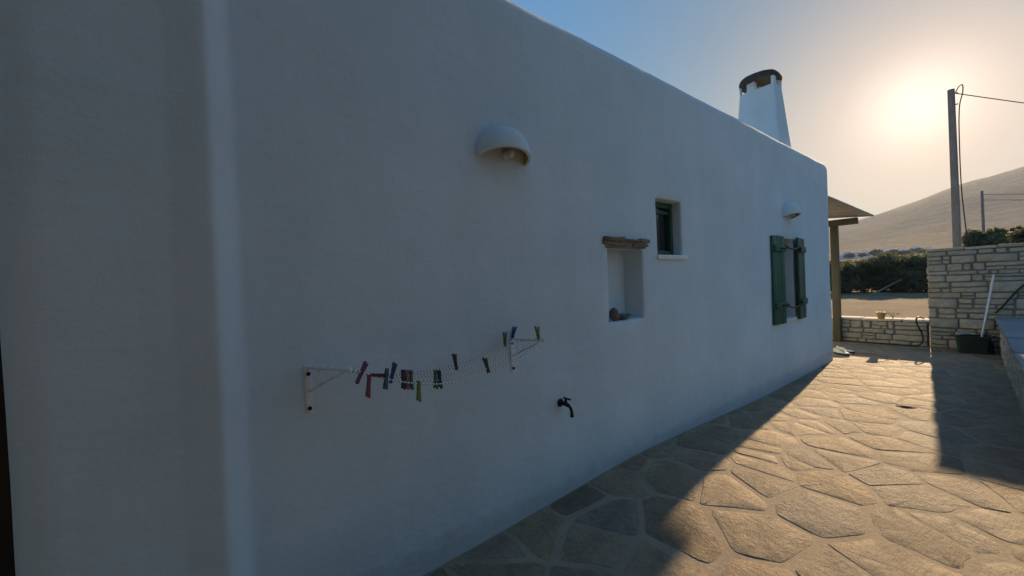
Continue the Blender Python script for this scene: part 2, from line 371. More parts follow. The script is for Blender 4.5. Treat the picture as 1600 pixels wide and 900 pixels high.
# ------------------------------------------------------------------ courtyard paving
XW = 10.3          # near face of the stone walls that close the yard
def terr_edge(x): return -1.66 - (XW-x)*0.0468*(1.0) - max(0, 5-x)*0.03
def gz(x, y):
    return 0.085*math.exp(-((x-2.7)/1.7)**2)*(1-sstep(0.0, 1.3, -y)) + 0.006*noise.noise(Vector((x*1.3, y*1.3, 0)))
def build_paving():
    nx, ny = 72, 24; v = []; f = []
    x0, x1, y0, y1 = -3.5, XW+0.15, -2.7, 0.5
    for i in range(nx+1):
        for j in range(ny+1):
            x = x0+(x1-x0)*i/nx; y = y0+(y1-y0)*j/ny
            v.append((x, y, gz(x, y)+0.0044-0.0012*math.exp(-((x-2.5)/1.9)**2)*(1-sstep(1.1, 1.5, -y))+0.0015*noise.noise(Vector((x*7, y*7, 3)))))
    for i in range(nx):
        for j in range(ny): f.append((i*(ny+1)+j, (i+1)*(ny+1)+j, (i+1)*(ny+1)+j+1, i*(ny+1)+j+1))
    g = struct(mesh('courtyard_paving', v, f, MORTAR, None, True), 'sandy crazy paving of irregular flagstones beside the white house')
    rs = random.Random(11); seeds = []
    tries = 0
    while tries < 9000:
        tries += 1
        x, y = rs.uniform(-2.6, XW+0.2), rs.uniform(-2.6, 0.25)
        d = 0.30 + 0.22*noise.noise(Vector((x*2.1, y*2.1, 9)))
        if all((x-a)**2 + ((y-b)*1.1)**2 > d*d for a, b in seeds): seeds.append((x, y))
    for i, (sx, sy) in enumerate(seeds):
        poly = [Vector((sx-0.7, sy-0.7)), Vector((sx+0.7, sy-0.7)), Vector((sx+0.7, sy+0.7)), Vector((sx-0.7, sy+0.7))]
        for j, (ox, oy) in enumerate(seeds):
            if i == j or abs(ox-sx) > 1.4 or abs(oy-sy) > 1.4: continue
            n = Vector((ox-sx, oy-sy)); L = n.length; n /= L
            w_ = 0.006 + 0.022*random.Random(min(i, j)*977+max(i, j)).random()
            c = Vector((sx, sy)) + n*(L/2 - w_)
            out = []
            for k in range(len(poly)):
                a, b = poly[k], poly[(k+1) % len(poly)]
                da, db = (a-c).dot(n), (b-c).dot(n)
                if da <= 0: out.append(a)
                if (da < 0) != (db < 0): out.append(a + (b-a)*(da/(da-db)))
            poly = out
            if len(poly) < 3: break
        # clip to the yard: house wall at y = 0 and the back walls
        for n, c in ((Vector((0, 1)), Vector((0, -0.012))), (Vector((1, 0)), Vector((XW-0.01, 0)))):
            if n.y and sx > 8.05: c = Vector((0, 0.45))
            out = []
            for k in range(len(poly)):
                a, b = poly[k], poly[(k+1) % len(poly)]
                da, db = (a-c).dot(n), (b-c).dot(n)
                if da <= 0: out.append(a)
                if (da < 0) != (db < 0): out.append(a + (b-a)*(da/(da-db)))
            poly = out
            if len(poly) < 3: break
        if len(poly) < 3: continue
        area = 0.5*abs(sum(poly[k-1].x*poly[k].y-poly[k].x*poly[k-1].y for k in range(len(poly))))
        if area < 0.012: continue
        # round the corners and roughen the edges
        q = []
        for k in range(len(poly)):
            a, b, c = poly[k-1], poly[k], poly[(k+1) % len(poly)]
            cr = rs.uniform(0.012, 0.05); ra = min(cr, (a-b).length*0.35); rc = min(cr, (c-b).length*0.35)
            p1 = b+(a-b).normalized()*ra; p2 = b+(c-b).normalized()*rc
            q += [p1, (p1+p2)/4+b/2, p2]
            if (c-b).length > 0.16:
                mid = (b+c)/2; nn = Vector((-(c-b).y, (c-b).x)).normalized()
                q.append(mid + nn*rs.uniform(-0.006, 0.010))
        cen = sum(q, Vector((0, 0)))/len(q); m = len(q)
        th = rs.uniform(0.0049, 0.0070); tx, ty = rs.uniform(-.006, .006), rs.uniform(-.006, .006)
        vv = []; ff = []
        def zz(p, h): return gz(cen.x, cen.y)*0.0 + gz(p.x, p.y) + h + (p.x-cen.x)*tx + (p.y-cen.y)*ty
        for p in q: vv.append((p.x-cen.x, p.y-cen.y, zz(p, -0.03)))
        for p in q: vv.append((p.x-cen.x, p.y-cen.y, zz(p, th-0.0022)))
        for p in q:
            p2 = p+(cen-p).normalized()*0.0055; vv.append((p2.x-cen.x, p2.y-cen.y, zz(p2, th+rs.uniform(-.001, .001))))
        for p in q:
            p2 = p+(cen-p)*0.5; vv.append((p2.x-cen.x, p2.y-cen.y, zz(p2, th+0.0012+rs.uniform(-.0012, .0015))))
        vv.append((0, 0, zz(cen, th+0.0015+rs.uniform(-.001, .002))))
        for r_ in range(3):
            for k in range(m): ff.append((r_*m+k, r_*m+(k+1) % m, (r_+1)*m+(k+1) % m, (r_+1)*m+k))
        for k in range(m): ff.append((3*m+k, 3*m+(k+1) % m, 4*m))
        if sum(q[k-1].x*q[k].y-q[k].x*q[k-1].y for k in range(m)) < 0: ff = [t[::-1] for t in ff]
        o = mesh('paving_stone', vv, ff, PAVER, g, True, 22); o.location = (cen.x, cen.y, 0)
build_paving()

# ------------------------------------------------------------------ house
# openings on the front wall: x0, x1, z0, z1, depth
NICHE = (2.30, 2.76, 1.15, 1.735, 0.17)
WIN1 = (2.97, 3.40, 1.665, 2.175, 0.24)
WIN2 = (5.745, 6.32, 0.86, 1.945, 0.17)
OPEN = [NICHE, WIN1, WIN2]
XA, XB, HT = -0.53, 8.10, 3.27
def front_y(x):
    # buttress at the near end: stands proud, tilted lip, then slopes back to the wall plane
    y = 0.0
    if x < 0.16:
        prof = [(-0.60, -0.055), (-0.40, -0.062), (-0.22, -0.066), (-0.12, -0.074), (-0.04, -0.094), (-0.012, -0.100), (0.006, -0.097), (0.018, -0.080), (0.042, -0.028), (0.056, -0.010), (0.075, -0.002), (0.16, 0.0)]
        for (a, ya), (b, yb) in zip(prof, prof[1:]):
            if a <= x <= b:
                u = (x-a)/(b-a); y = ya+(yb-ya)*u
    return y
house = tag(empty('house', (3.8, 3.0, 0)), 'long whitewashed house wall with rounded parapet, niche, chimney and green shutters', 'house')
def hl(o):   # keep world coordinates under the house empty
    o.matrix_parent_inverse = Matrix.Translation((-3.8, -3.0, 0)); return o
def build_wall():
    # plan path: (x, y, nx, ny, wobble weight)
    xs = set()
    x = XA+0.13
    def fill(a, b, st):
        n = max(1, round((b-a)/st)); return [a+(b-a)*k/n for k in range(n+1)]
    cuts = sorted({XA+0.12, 0.18, XB-0.10} | {o[0] for o in OPEN} | {o[1] for o in OPEN})
    for a, b in zip(cuts, cuts[1:]):
        for q in fill(a, b, 0.012 if b <= 0.19 else 0.07): xs.add(round(q, 5))
    xs = sorted(xs)
    path = []
    for yy in (5.9, 3.0, 1.2, 0.5, 0.2): path.append((XA, yy, -1, 0))
    y0 = front_y(XA+0.12)
    for k in range(0, 8):
        a = R(90*k/8); path.append((XA+0.12-0.12*math.cos(a), y0+0.12-0.12*math.sin(a), -math.cos(a), -math.sin(a)))
    fi0 = len(path)
    for q in xs: path.append((q, front_y(q), 0, -1))
    fi1 = len(path)
    for k in range(1, 9):
        a = R(90*k/8); path.append((XB-0.10+0.10*math.sin(a), 0.10-0.10*math.cos(a), math.sin(a), -math.cos(a)))
    for yy in (0.3, 1.0, 2.5, 4.5, 5.9): path.append((XB, yy, 1, 0))
    zs = set()
    zc = sorted({-0.06, HT-0.11} | {o[2] for o in OPEN} | {o[3] for o in OPEN})
    for a, b in zip(zc, zc[1:]):
        for q in fill(a, b, 0.09): zs.add(round(q, 5))
    zs = sorted(zs)
    prof = [(0.0, z) for z in zs]
    rr = 0.11
    for k in range(1, 9):
        a = R(90*k/8); prof.append((rr-rr*math.cos(a), HT-rr+rr*math.sin(a)))
    prof += [(0.2, HT), (0.27, HT-0.03), (0.28, HT-0.3)]
    nz = len(prof); v = []; f = []; idx = {}
    for i, (px, py, nx, ny) in enumerate(path):
        fx = px
        dip = 0.05*sstep(XB-0.16, XB, px) if py < 0.5 else 0.05
        for j, (off, z) in enumerate(prof):
            wob = 0.011*noise.noise(Vector((px*0.9, py*0.9, z*0.9))) + 0.0045*noise.noise(Vector((px*3.1, py*3.1, z*3.1+5)))
            zt = 0.0
            if z > 2.6:
                zt = (0.004*noise.noise(Vector((px*0.75+3, 0, 0))) + 0.004*noise.noise(Vector((px*2.3, 1, 0))) - dip)*sstep(2.6, HT-0.05, z)
            sh = 0.0
            if fi0 <= i < fi1 and px < 0.18:    # the buttress edge wanders a little with height
                sh = 0.016*noise.noise(Vector((0, 0, z*1.1)))*sstep(-0.3, -0.1, px)*(1-sstep(0.1, 0.18, px))
            v.append((px - nx*off + sh + nx*wob*abs(nx), py - ny*off - ny*wob*(-1 if False else 1)*1.0, z+zt))
    def inside(xm, zm):
        return any(o[0] < xm < o[1] and o[2] < zm < o[3] for o in OPEN)
    for i in range(len(path)-1):
        for j in range(nz-1):
            if fi0 <= i < fi1-1 and j < len(zs)-1:
                if inside((path[i][0]+path[i+1][0])/2, (prof[j][1]+prof[j+1][1])/2): continue
            f.append((i*nz+j, (i+1)*nz+j, (i+1)*nz+j+1, i*nz+j+1))
    # reveals: rounded arris then straight back, with a back plate for the niche
    for oi, (x0, x1, z0, z1, dep) in enumerate(OPEN):
        ii = [i for i in range(fi0, fi1) if x0-1e-4 <= path[i][0] <= x1+1e-4]
        jj = [j for j in range(len(zs)) if z0-1e-4 <= zs[j] <= z1+1e-4]
        loop = [(i, jj[0]) for i in ii] + [(ii[-1], j) for j in jj[1:]] + [(i, jj[-1]) for i in ii[::-1][1:]] + [(ii[0], j) for j in jj[::-1][1:-1]]
        cx, cz = (x0+x1)/2, (z0+z1)/2
        prev = [i*nz+j for i, j in loop]
        rnd = 0.022
        for a_, d_ in ((30, None), (60, None), (90, None), (0, 0.5), (0, 1.0)):
            cur = []
            for (i, j) in loop:
                bx, by, bz = v[i*nz+j]
                ux = -1 if path[i][0] <= x0+1e-4 else (1 if path[i][0] >= x1-1e-4 else 0)
                uz = -1 if zs[j] <= z0+1e-4 else (1 if zs[j] >= z1-1e-4 else 0)
                if d_ is None:
                    s_ = rnd*math.sin(R(a_)); c_ = rnd*(1-math.cos(R(a_)))
                    cur.append((bx-ux*c_*0+ -ux*(rnd*(math.sin(R(a_))))*0.6, by+rnd*(1-math.cos(R(a_))), bz-uz*(rnd*math.sin(R(a_)))*0.6))
                else:
                    tp = 0.02*d_ if oi == 0 else 0.0
                    cur.append((bx-ux*(rnd*0.6+tp), by+rnd+(dep-rnd)*d_, bz-uz*(rnd*0.6)))
            base = len(v); v += cur; n = len(cur)
            for k in range(n): f.append((prev[k], prev[(k+1) % n], base+(k+1) % n, base+k))
            prev = list(range(base, base+n))
        if oi == 0: f.append(tuple(prev))
    bm = bmesh.new(); vs_ = [bm.verts.new(p) for p in v]
    for q in f:
        try: bm.faces.new([vs_[k] for k in q])
        except ValueError: pass
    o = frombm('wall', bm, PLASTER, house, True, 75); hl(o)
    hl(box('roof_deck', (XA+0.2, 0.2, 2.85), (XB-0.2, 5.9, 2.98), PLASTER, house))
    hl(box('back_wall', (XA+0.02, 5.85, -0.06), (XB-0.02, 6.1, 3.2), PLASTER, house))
    return o
build_wall()

# windows
def rect_frame(name, x0, x1, z0, z1, y0, y1, wd, mat, parent):
    bm = bmesh.new()
    bbox(bm, (x0, y0, z0), (x0+wd, y1, z1), 0.004); bbox(bm, (x1-wd, y0, z0), (x1, y1, z1), 0.004)
    bbox(bm, (x0+wd, y0+0.003, z1-wd*1.15), (x1-wd, y1-0.003, z1), 0.004); bbox(bm, (x0+wd, y0+0.003, z0), (x1-wd, y1-0.003, z0+wd*1.15), 0.004)
    return frombm(name, bm, mat, parent, True, 40)
x0, x1, z0, z1, dp = WIN1
fr = hl(rect_frame('window', x0+0.012, x1-0.012, z0+0.012, z1-0.012, 0.085, 0.14, 0.042, GREENP, house)); fr['label'] = 'small deep set green casement window'
box('sash', (x0+0.056, 0.10, z1-0.115), (x1-0.056, 0.13, z1-0.085), GREENP, fr)
box('pane', (x0+0.05, 0.118, z0+0.05), (x1-0.05, 0.124, z1-0.05), GLASSD, fr, 0)
box('sill', (x0-0.01, -0.022, z0-0.028), (x1+0.045, 0.092, z0+0.0135), MARBLE, fr, 0.006)
x0, x1, z0, z1, dp = WIN2
fr = hl(rect_frame('window', x0+0.012, x1-0.012, z0+0.012, z1-0.012, 0.13, 0.17, 0.03, OLIVEW, house)); fr['label'] = 'window between the open green shutters'
box('pane', (x0+0.03, 0.150, z0+0.03), (x1-0.03, 0.156, z1-0.03), BLINDM, fr, 0)
box('sill', (x0-0.02, -0.025, z0-0.028), (x1+0.02, 0.135, z0+0.0135), MARBLE, fr, 0.006)
def shutter(hinge_x, sign, ang, L, lab):
    e = empty('shutter', (hinge_x, -0.035, 0.835)); e.parent = house; hl(e)
    e.rotation_euler = (0, 0, ang); e['label'] = lab
    Hh, wd = 1.115, L/3
    for k in range(3):
        a, b = sorted((sign*(k*wd+0.0015), sign*((k+1)*wd-0.0015)))
        box('plank', (a, -0.03+0.002*(k % 2), random.uniform(-.004, .004)), (b, 0.0, Hh+random.uniform(-.004, .004)), GREENP, e, 0.004)
    for z in (0.235, 0.955):
        a, b = sorted((sign*0.02, sign*(L-0.02)))
        box('batten', (a, -0.055, z-0.04), (b, -0.0305, z+0.04), GREENP, e, 0.005)
        a, b = sorted((sign*-0.02, sign*0.16))
        box('hinge', (a, -0.0625, z-0.012), (b, -0.0555, z+0.012), IRON, e, 0.002)
    return e
shutter(5.765, -1, R(-6), 0.30, 'left green plank shutter folded back on the white wall')
shutter(6.285, 1, R(5), 0.37, 'right green plank shutter folded back on the white wall')
for z in (1.04, 1.81):
    pth = smooth_path([(5.765, -0.07, z+0.02), (5.90, -0.075, z-0.01), (6.06, -0.078, z-0.025), (6.19, -0.075, z-0.01), (6.29, -0.07, z+0.02)], 5)
    s_ = tube('shutter_stay', pth, 0.011, IRON, house); hl(s_)
# lintel stones over the niche
rs = random.Random(5)
lin = hl(box('lintel', (2.285, -0.012, 1.722), (2.79, 0.17, 1.738), LINTEL, house, 0.004)); lin['label'] = 'rough brown schist lintel over the niche'
xx = 2.262
for k in range(2):
    xx = 2.255 + 0.01*k
    while xx < 2.80:
        wd = rs.uniform(0.09, 0.22); e_ = min(xx+wd, 2.83)
        zb = 1.737 + 0.033*k
        box('stone', (xx, -0.028+rs.uniform(-.012, .01), zb+rs.uniform(0, .004)), (e_-0.004, 0.12, zb+0.031+rs.uniform(-.006, .004)), LINTEL, lin, 0.006, 1, 0.006)
        xx = e_
        if e_ >= 2.83: break

# chimney
def build_chimney():
    A = (6.50, 7.02, 0.13, 0.83, 3.05); Bt = (6.60, 6.92, 0.245, 0.73, 4.28)
    n = 10; v = []; f = []
    def ring(u, per=6):
        x0, x1, y0, y1 = [A[k]+(Bt[k]-A[k])*(u**0.85) for k in range(4)]
        z = A[4]+(Bt[4]-A[4])*u; r_ = 0.035; out = []
        for cx, cy, a0 in ((x1-r_, y1-r_, 0), (x0+r_, y1-r_, 90), (x0+r_, y0+r_, 180), (x1-r_, y0+r_, 270)):
            for k in range(per):
                a = R(a0+90*k/(per-1)); out.append((cx+r_*math.cos(a)+0.006*noise.noise(Vector((z*3, a, 0))), cy+r_*math.sin(a), z))
        return out
    for i in range(n+1): v += ring(i/n)
    m = 24
    for i in range(n):
        for k in range(m): f.append((i*m+k, i*m+(k+1) % m, (i+1)*m+(k+1) % m, (i+1)*m+k))
    f.append(tuple(n*m+k for k in range(m)))
    ch = hl(mesh('chimney', v, f, PLASTER, house, True, 60)); ch['label'] = 'tapered white chimney with dark slab cap'
    x0, x1, y0, y1, z = Bt
    for (a, b, c, d) in ((x0+.004, x0+.09, y0+.004, y0+.05), (x1-.09, x1-.004, y0+.004, y0+.05), (x0+.004, x0+.10, y0+.265, y0+.375), (x1-.10, x1-.004, y0+.265, y0+.375), (x1-.09, x1-.004, y1-.05, y1-.004), (x0+.004, x0+.06, y1-.028, y1-.004)):
        box('corner_post', (a, c, z-0.02), (b, d, z+0.17), PLASTER, ch, 0.012, 3)
    # irregular slab cap
    cx, cy = (x0+x1)/2, (y0+y1)/2; m = 28; v = []; f = []
    for z_, s_ in ((0.135, 0.84), (0.145, 0.97), (0.185, 1.0), (0.225, 0.94), (0.248, 0.7), (0.255, 0.0)):
        for k in range(m):
            a = 2*math.pi*k/m
            ex = 0.235*math.copysign(abs(math.cos(a))**0.62, math.cos(a)); ey = 0.272*math.copysign(abs(math.sin(a))**0.62, math.sin(a))
            w_ = 1+0.07*noise.noise(Vector((math.cos(a)*2, math.sin(a)*2, 4)))
            v.append((cx+ex*s_*w_, cy+ey*s_*w_, z+z_-0.05*abs(ey*s_/0.285)**2.5+0.012*noise.noise(Vector((ex*5, ey*5, 0)))))
    for i in range(5):
        for k in range(m): f.append((i*m+k, i*m+(k+1) % m, (i+1)*m+(k+1) % m, (i+1)*m+k))
    f.append(tuple(range(m-1, -1, -1)))
    mesh('cap', v, f, simple('sooty_slab', (0.055, 0.048, 0.040), 0.9, 0, 0.4, 9, 0.4, 0.01), ch, True, 60)
build_chimney()

# half dome plaster wall lamps
def wall_lamp(xc, zb, wdt, hgt, prj, lab):
    e = tag(empty('wall_lamp', (xc, 0.0, zb)), lab, 'wall lamp', 'plaster half dome wall lamps')
    def dome(s_, m=28, n=12):
        v = []; 
        for i in range(n+1):
            ph = R(90*i/n)
            for k in range(m+1):
                th = math.pi*k/m
                x = s_*wdt/2*math.cos(th)*math.cos(ph)**0.85; y = -prj*s_*math.sin(th)*math.cos(ph)**0.85
                z = s_*hgt*math.sin(ph) + 0.30*abs(y)*math.cos(ph)
                v.append((x, y+0.004, z))
        return v
    m, n = 28, 12; a = dome(1.0); b = dome(0.9); N = len(a); v = a+b; f = []
    for i in range(n):
        for k in range(m):
            q = (i*(m+1)+k, i*(m+1)+k+1, (i+1)*(m+1)+k+1, (i+1)*(m+1)+k)
            f.append(q[::-1]); 
    for k in range(m): f.append((k, k+1, N+k+1, N+k))
    mesh('shade', a+b[:m+1], [q for q in f if max(q) < N+m+1], PLASTER, e, True, 50)
    fi = []
    for i in range(n):
        for k in range(m): fi.append((i*(m+1)+k, i*(m+1)+k+1, (i+1)*(m+1)+k+1, (i+1)*(m+1)+k))
    mesh('shade_lining', [(x, y, z+0.001) for x, y, z in b], fi, LAMPIN, e, True)
    tube('lamp_holder', [(0.02, 0.0, 0.045), (0.02, -0.045, 0.045)], 0.02, WHITEM, e, 12)
    lathe('bulb', [(0.0, -0.03), (0.016, -0.026), (0.026, -0.012), (0.028, 0.004), (0.02, 0.024), (0.012, 0.04)], BULBM, e, 14, (0.02, -0.055, 0.04))
    return e
wall_lamp(1.375, 2.212, 0.375, 0.195, 0.15, 'big white half dome plaster lamp high above the clothes airer')
wall_lamp(6.12, 2.215, 0.375, 0.195, 0.15, 'smaller looking white half dome plaster lamp above the green shutters')

# ------------------------------------------------------------------ things on the wall
def tap():
    e = tag(empty('water_tap', (1.765, 0.0, 0.685)), 'black metal garden tap sticking out of the white wall', 'tap')
    tube('flange', [(0, 0.004, 0), (0, -0.012, 0), (0, -0.020, 0)], [0.034, 0.033, 0.022], IRON, e, 18)
    p = smooth_path([(0, -0.015, 0), (0, -0.06, 0), (0, -0.095, -0.004), (0, -0.122, -0.022), (0, -0.132, -0.05), (0, -0.133, -0.068)], 5)
    tube('body', p, [0.017 if i < 11 else 0.0125 for i in range(len(p))], IRON, e, 14)
    tube('spout_thread', [(0, -0.133, -0.064), (0, -0.133, -0.088)], 0.015, IRON, e, 14)
    tube('valve_stem', [(0, -0.07, 0.01), (0, -0.07, 0.045)], [0.016, 0.009], IRON, e, 12)
    box('lever', (-0.009, -0.125, 0.043), (0.009, -0.045, 0.054), IRON, e, 0.003)
    e.scale = (0.8,)*3
tap()
air = tag(empty('clothes_airer', (0.83, 0.0, 0.96)), 'white wall bracket clothes airer with sagging flecked cords', 'clothes airer')
def al(o): o.matrix_parent_inverse = Matrix.Translation((-0.83, 0, -0.96)); return o
ARM = 0.30
AR = [((0.29, 1.160, 0.966), 0.10), ((1.385, 1.150, 0.955), 0.0)]
def arm_pt(k, t, dz=0.0):
    (x, zt, zb), sk = AR[k]; return Vector((x+t*sk/ARM*1.0, -t, zt+0.02*t/ARM+dz))
for k in (0, 1):
    (x, zt, zb), sk = AR[k]
    pl_ = al(box('wall_plate', (x-0.014, -0.009, zb), (x+0.014, -0.001, zt+0.012), WHITEM, air, 0.003))
    for z in (zb+0.022, zt-0.025):
        tube('screw', [(x, -0.009, z), (x, -0.015, z)], 0.0085, IRON, pl_, 10)
    p = [arm_pt(k, t) for t in (0.0, 0.15, ARM)]
    al(tube('arm', p, 0.007, WHITEM, air, 10))
    al(tube('brace', [Vector((x, -0.008, zt-0.10)), arm_pt(k, ARM*0.88, -0.006)], 0.0055, WHITEM, air, 8))
    # small scroll in the corner between arm and brace
    sc_ = arm_pt(k, 0.085, -0.036)
    ring = [sc_+Vector((0.0, math.cos(a_)*0.030, math.sin(a_)*0.030)) for a_ in [2*math.pi*q/16 for q in range(17)]]
    al(tube('scroll', ring, 0.0035, WHITEM, air, 6))
    for j in range(5):
        t = 0.045+j*0.06
        c = arm_pt(k, t, 0.006)
        al(tube('cord_hook', [c+Vector((0, 0, -0.008)), c+Vector((0, 0, 0.010))], 0.005, WHITEM, air, 6))
def cord_pt(j, u):
    t = 0.045+j*0.06
    a, b = arm_pt(0, t, 0.008), arm_pt(1, t, 0.008)
    sag = (0.10, 0.105, 0.115, 0.13, 0.14)[j]
    return a.lerp(b, u) + Vector((0, 0, -sag*4*u*(1-u)*(1.0)))
for j in range(5):
    P = [cord_pt(j, i/40) for i in range(41)]
    v, f = tube_data(P, 0.0028, 6)
    o = al(mesh('cord', v, f, CORD, air, True))
    at = o.data.attributes.new('along', 'FLOAT', 'POINT')
    for i in range(41):
        for k in range(6): at.data[i*6+k].value = i/40
# clothes pegs
def peg_mat(name, c): return simple(name, tuple(0.62*x+0.008 for x in c), 0.55, 0, 0.1, 30, 0)
PM = {n: peg_mat('peg_'+n, c) for n, c in dict(purple=(0.22, 0.06, 0.20), red=(0.30, 0.03, 0.05), darkred=(0.10, 0.015, 0.03), blue=(0.01, 0.07, 0.28), teal=(0.01, 0.14, 0.18),
      black=(0.015, 0.015, 0.02), pink=(0.45, 0.16, 0.22), green=(0.02, 0.20, 0.05), navy=(0.012, 0.025, 0.09), olive=(0.16, 0.17, 0.03), lime=(0.22, 0.26, 0.04), brown=(0.08, 0.055, 0.03)).items()}
def peg(j, u, upw, tilt, lean, mat, lab, L=0.085, sh=0.0):
    c = cord_pt(j, u)
    e = tag(empty('clothes_peg', c), lab, 'clothes peg', 'pegs on the clothes airer')
    s = 1 if upw else -1
    for q in (-1, 1):
        bm = bmesh.new()
        pts = [(z_-sh, y_) for z_, y_ in ((-0.012, 0.0012), (0.0, 0.0030), (0.008, 0.0012), (0.03, 0.0022), (L-0.014, 0.0105))]
        vs_ = []
        for z, y in pts:
            th = 0.0062
            for dx in (-0.0055, 0.0055):
                for yy in (y, y+th): vs_.append(bm.verts.new((dx, q*yy, s*z)))
        for i in range(len(pts)-1):
            a = i*4; b = a+4
            for (m_, n_) in ((0, 1), (1, 3), (3, 2), (2, 0)): bm.faces.new((vs_[a+m_], vs_[a+n_], vs_[b+n_], vs_[b+m_]))
        bm.faces.new([vs_[k] for k in (0, 2, 3, 1)]); b = (len(pts)-1)*4; bm.faces.new([vs_[b+k] for k in (0, 1, 3, 2)])
        frombm('jaw', bm, PM[mat], e)
    tube('spring', [(-0.007, 0, s*(0.022-sh)), (0.007, 0, s*(0.022-sh))], 0.0045, IRON, e, 8)
    e.rotation_euler = (lean, tilt, 0)
PEGS = [
    (4, 0.048, True, R(24), 0.2, 'purple', 'purple peg leaning right, first peg from the left bracket', 0.09, 0.035),
    (4, 0.076, False, R(6), 0.0, 'red', 'red peg hanging down, second from the left bracket', 0.09, -0.012),
    (4, 0.082, False, R(-78), 0.0, 'darkred', 'dark red peg lying almost flat beside the hanging red peg', 0.06, -0.012),
    (3, 0.200, True, R(14), 0.1, 'blue', 'bright blue peg standing up beside the teal peg', 0.088, 0.004),
    (4, 0.142, False, R(10), -0.1, 'teal', 'teal peg gripping the front cord under the blue peg', 0.085, 0.03),
    (3, 0.251, False, R(0), 0.0, 'black', 'black peg at the left of the tight row of three', 0.085, 0.035),
    (3, 0.268, False, R(0), 0.0, 'pink', 'dusky pink peg in the middle of the tight row of three', 0.085, 0.035),
    (3, 0.286, False, R(0), 0.0, 'green', 'dark green peg at the right of the tight row of three', 0.085, 0.035),
    (4, 0.280, False, R(2), 0.0, 'lime', 'yellow green peg hanging alone below the middle of the cords', 0.088, 0.0),
    (3, 0.400, False, R(1), 0.0, 'green', 'green peg paired with the navy peg right of the middle', 0.085, 0.035),
    (3, 0.420, False, R(-4), 0.1, 'navy', 'navy peg paired with the green peg right of the middle', 0.085, 0.035),
    (1, 0.587, True, R(-7), 0.0, 'black', 'lone black peg standing up on the rear cord', 0.085, 0.0),
    (3, 0.680, True, R(-16), 0.0, 'brown', 'brown peg leaning left near the right bracket', 0.085, 0.015),
    (0, 0.925, True, R(2), 0.0, 'olive', 'olive peg standing just left of the right bracket', 0.085, 0.0),
]
for p in PEGS: peg(*p)
def arm_peg(t, tilt, mat, lab):
    before = set(o.name for o in COL.objects)
    peg(0, 1.0, True, tilt, 0.0, mat, lab)
    e = [o for o in COL.objects if o.name not in before and o.type == 'EMPTY'][0]
    e.location = arm_pt(1, t, 0.006)
arm_peg(0.012, R(18), 'blue', 'blue peg clipped at the wall end of the right bracket arm')
arm_peg(0.25, R(-8), 'lime', 'yellow green peg clipped near the tip of the right bracket arm')

# things left in the niche
def niche_things():
    zb = NICHE[2]+0.0145
    v, f = [], []
    bm = bmesh.new(); bmesh.ops.create_icosphere(bm, subdivisions=3, radius=0.05)
    for q in bm.verts:
        k = 1+0.18*noise.noise(q.co*22); q.co = Vector((q.co.x*0.55*k, q.co.y*0.9*k, q.co.z*1.05*k))
    o = frombm('pebble', bm, LINTEL, None, True); o.location = (2.415, 0.035, zb+0.0495); tag(o, 'dark brown stone standing at the left in the niche', 'stone')
    bw = tag(empty('dish', (2.535, 0.06, zb)), 'shallow grey green dish lying in the wall niche', 'dish')
    DISH = simple('dish_glaze', (0.10, 0.14, 0.12), 0.35)
    lathe('bowl', [(0.0, 0.0), (0.035, 0.0), (0.06, 0.012), (0.077, 0.036), (0.080, 0.040), (0.075, 0.040), (0.058, 0.018), (0.033, 0.008), (0.0, 0.007)], DISH, bw, 28)
    bm = bmesh.new(); bmesh.ops.create_icosphere(bm, subdivisions=2, radius=0.032)
    for q in bm.verts: q.co = Vector((q.co.x*1.2, q.co.y, q.co.z*0.7))*(1+0.2*noise.noise(q.co*40))
    o = frombm('pebble', bm, simple('pale_pebble', (0.20, 0.22, 0.20), 0.7), None, True); o.location = (2.545, 0.06, zb+0.030); tag(o, 'pale grey pebble resting inside the niche dish', 'stone')
niche_things()

# ------------------------------------------------------------------ stone walls
def coursed(parent, u0, u1, z0, z1, to_world, rs, hmin=0.06, hmax=0.15, gap=0.016, proud=0.022):
    """rubble brought to courses; to_world(u, d, z) with d = distance proud of the face"""
    z = z0
    while z < z1-0.02:
        h = hmin + (hmax-hmin)*rs.random()**0.8
        if z1-(z+h) < hmin: h = z1-z
        u = u0 + 0.0
        while u < u1-0.01:
            wd = rs.uniform(0.09, 0.46)*(1.0 if h > 0.09 else 0.75)
            if u1-(u+wd) < 0.10: wd = u1-u
            pieces = [(u, u+wd, z, z+h)]
            if h > 0.10 and rs.random() < 0.45:
                k = z+h*rs.uniform(0.38, 0.62); pieces = [(u, u+wd, z, k), (u, u+wd, k, z+h)]
                if rs.random() < 0.5 and wd > 0.2:
                    uu = u+wd*rs.uniform(0.4, 0.65); pieces = [(u, uu, z, k), (uu, u+wd, z, k), (u, u+wd, k, z+h)]
            for (a, b, c, d) in pieces:
                g = gap*0.5*rs.uniform(0.5, 1.3)
                a2, b2, c2, d2 = a+g, b-g, c+g*0.8, d-g*0.8
                if b2-a2 < 0.02 or d2-c2 < 0.012: continue
                stone(parent, a2, b2, c2, d2, to_world, rs, proud)
            u += wd
        z += h
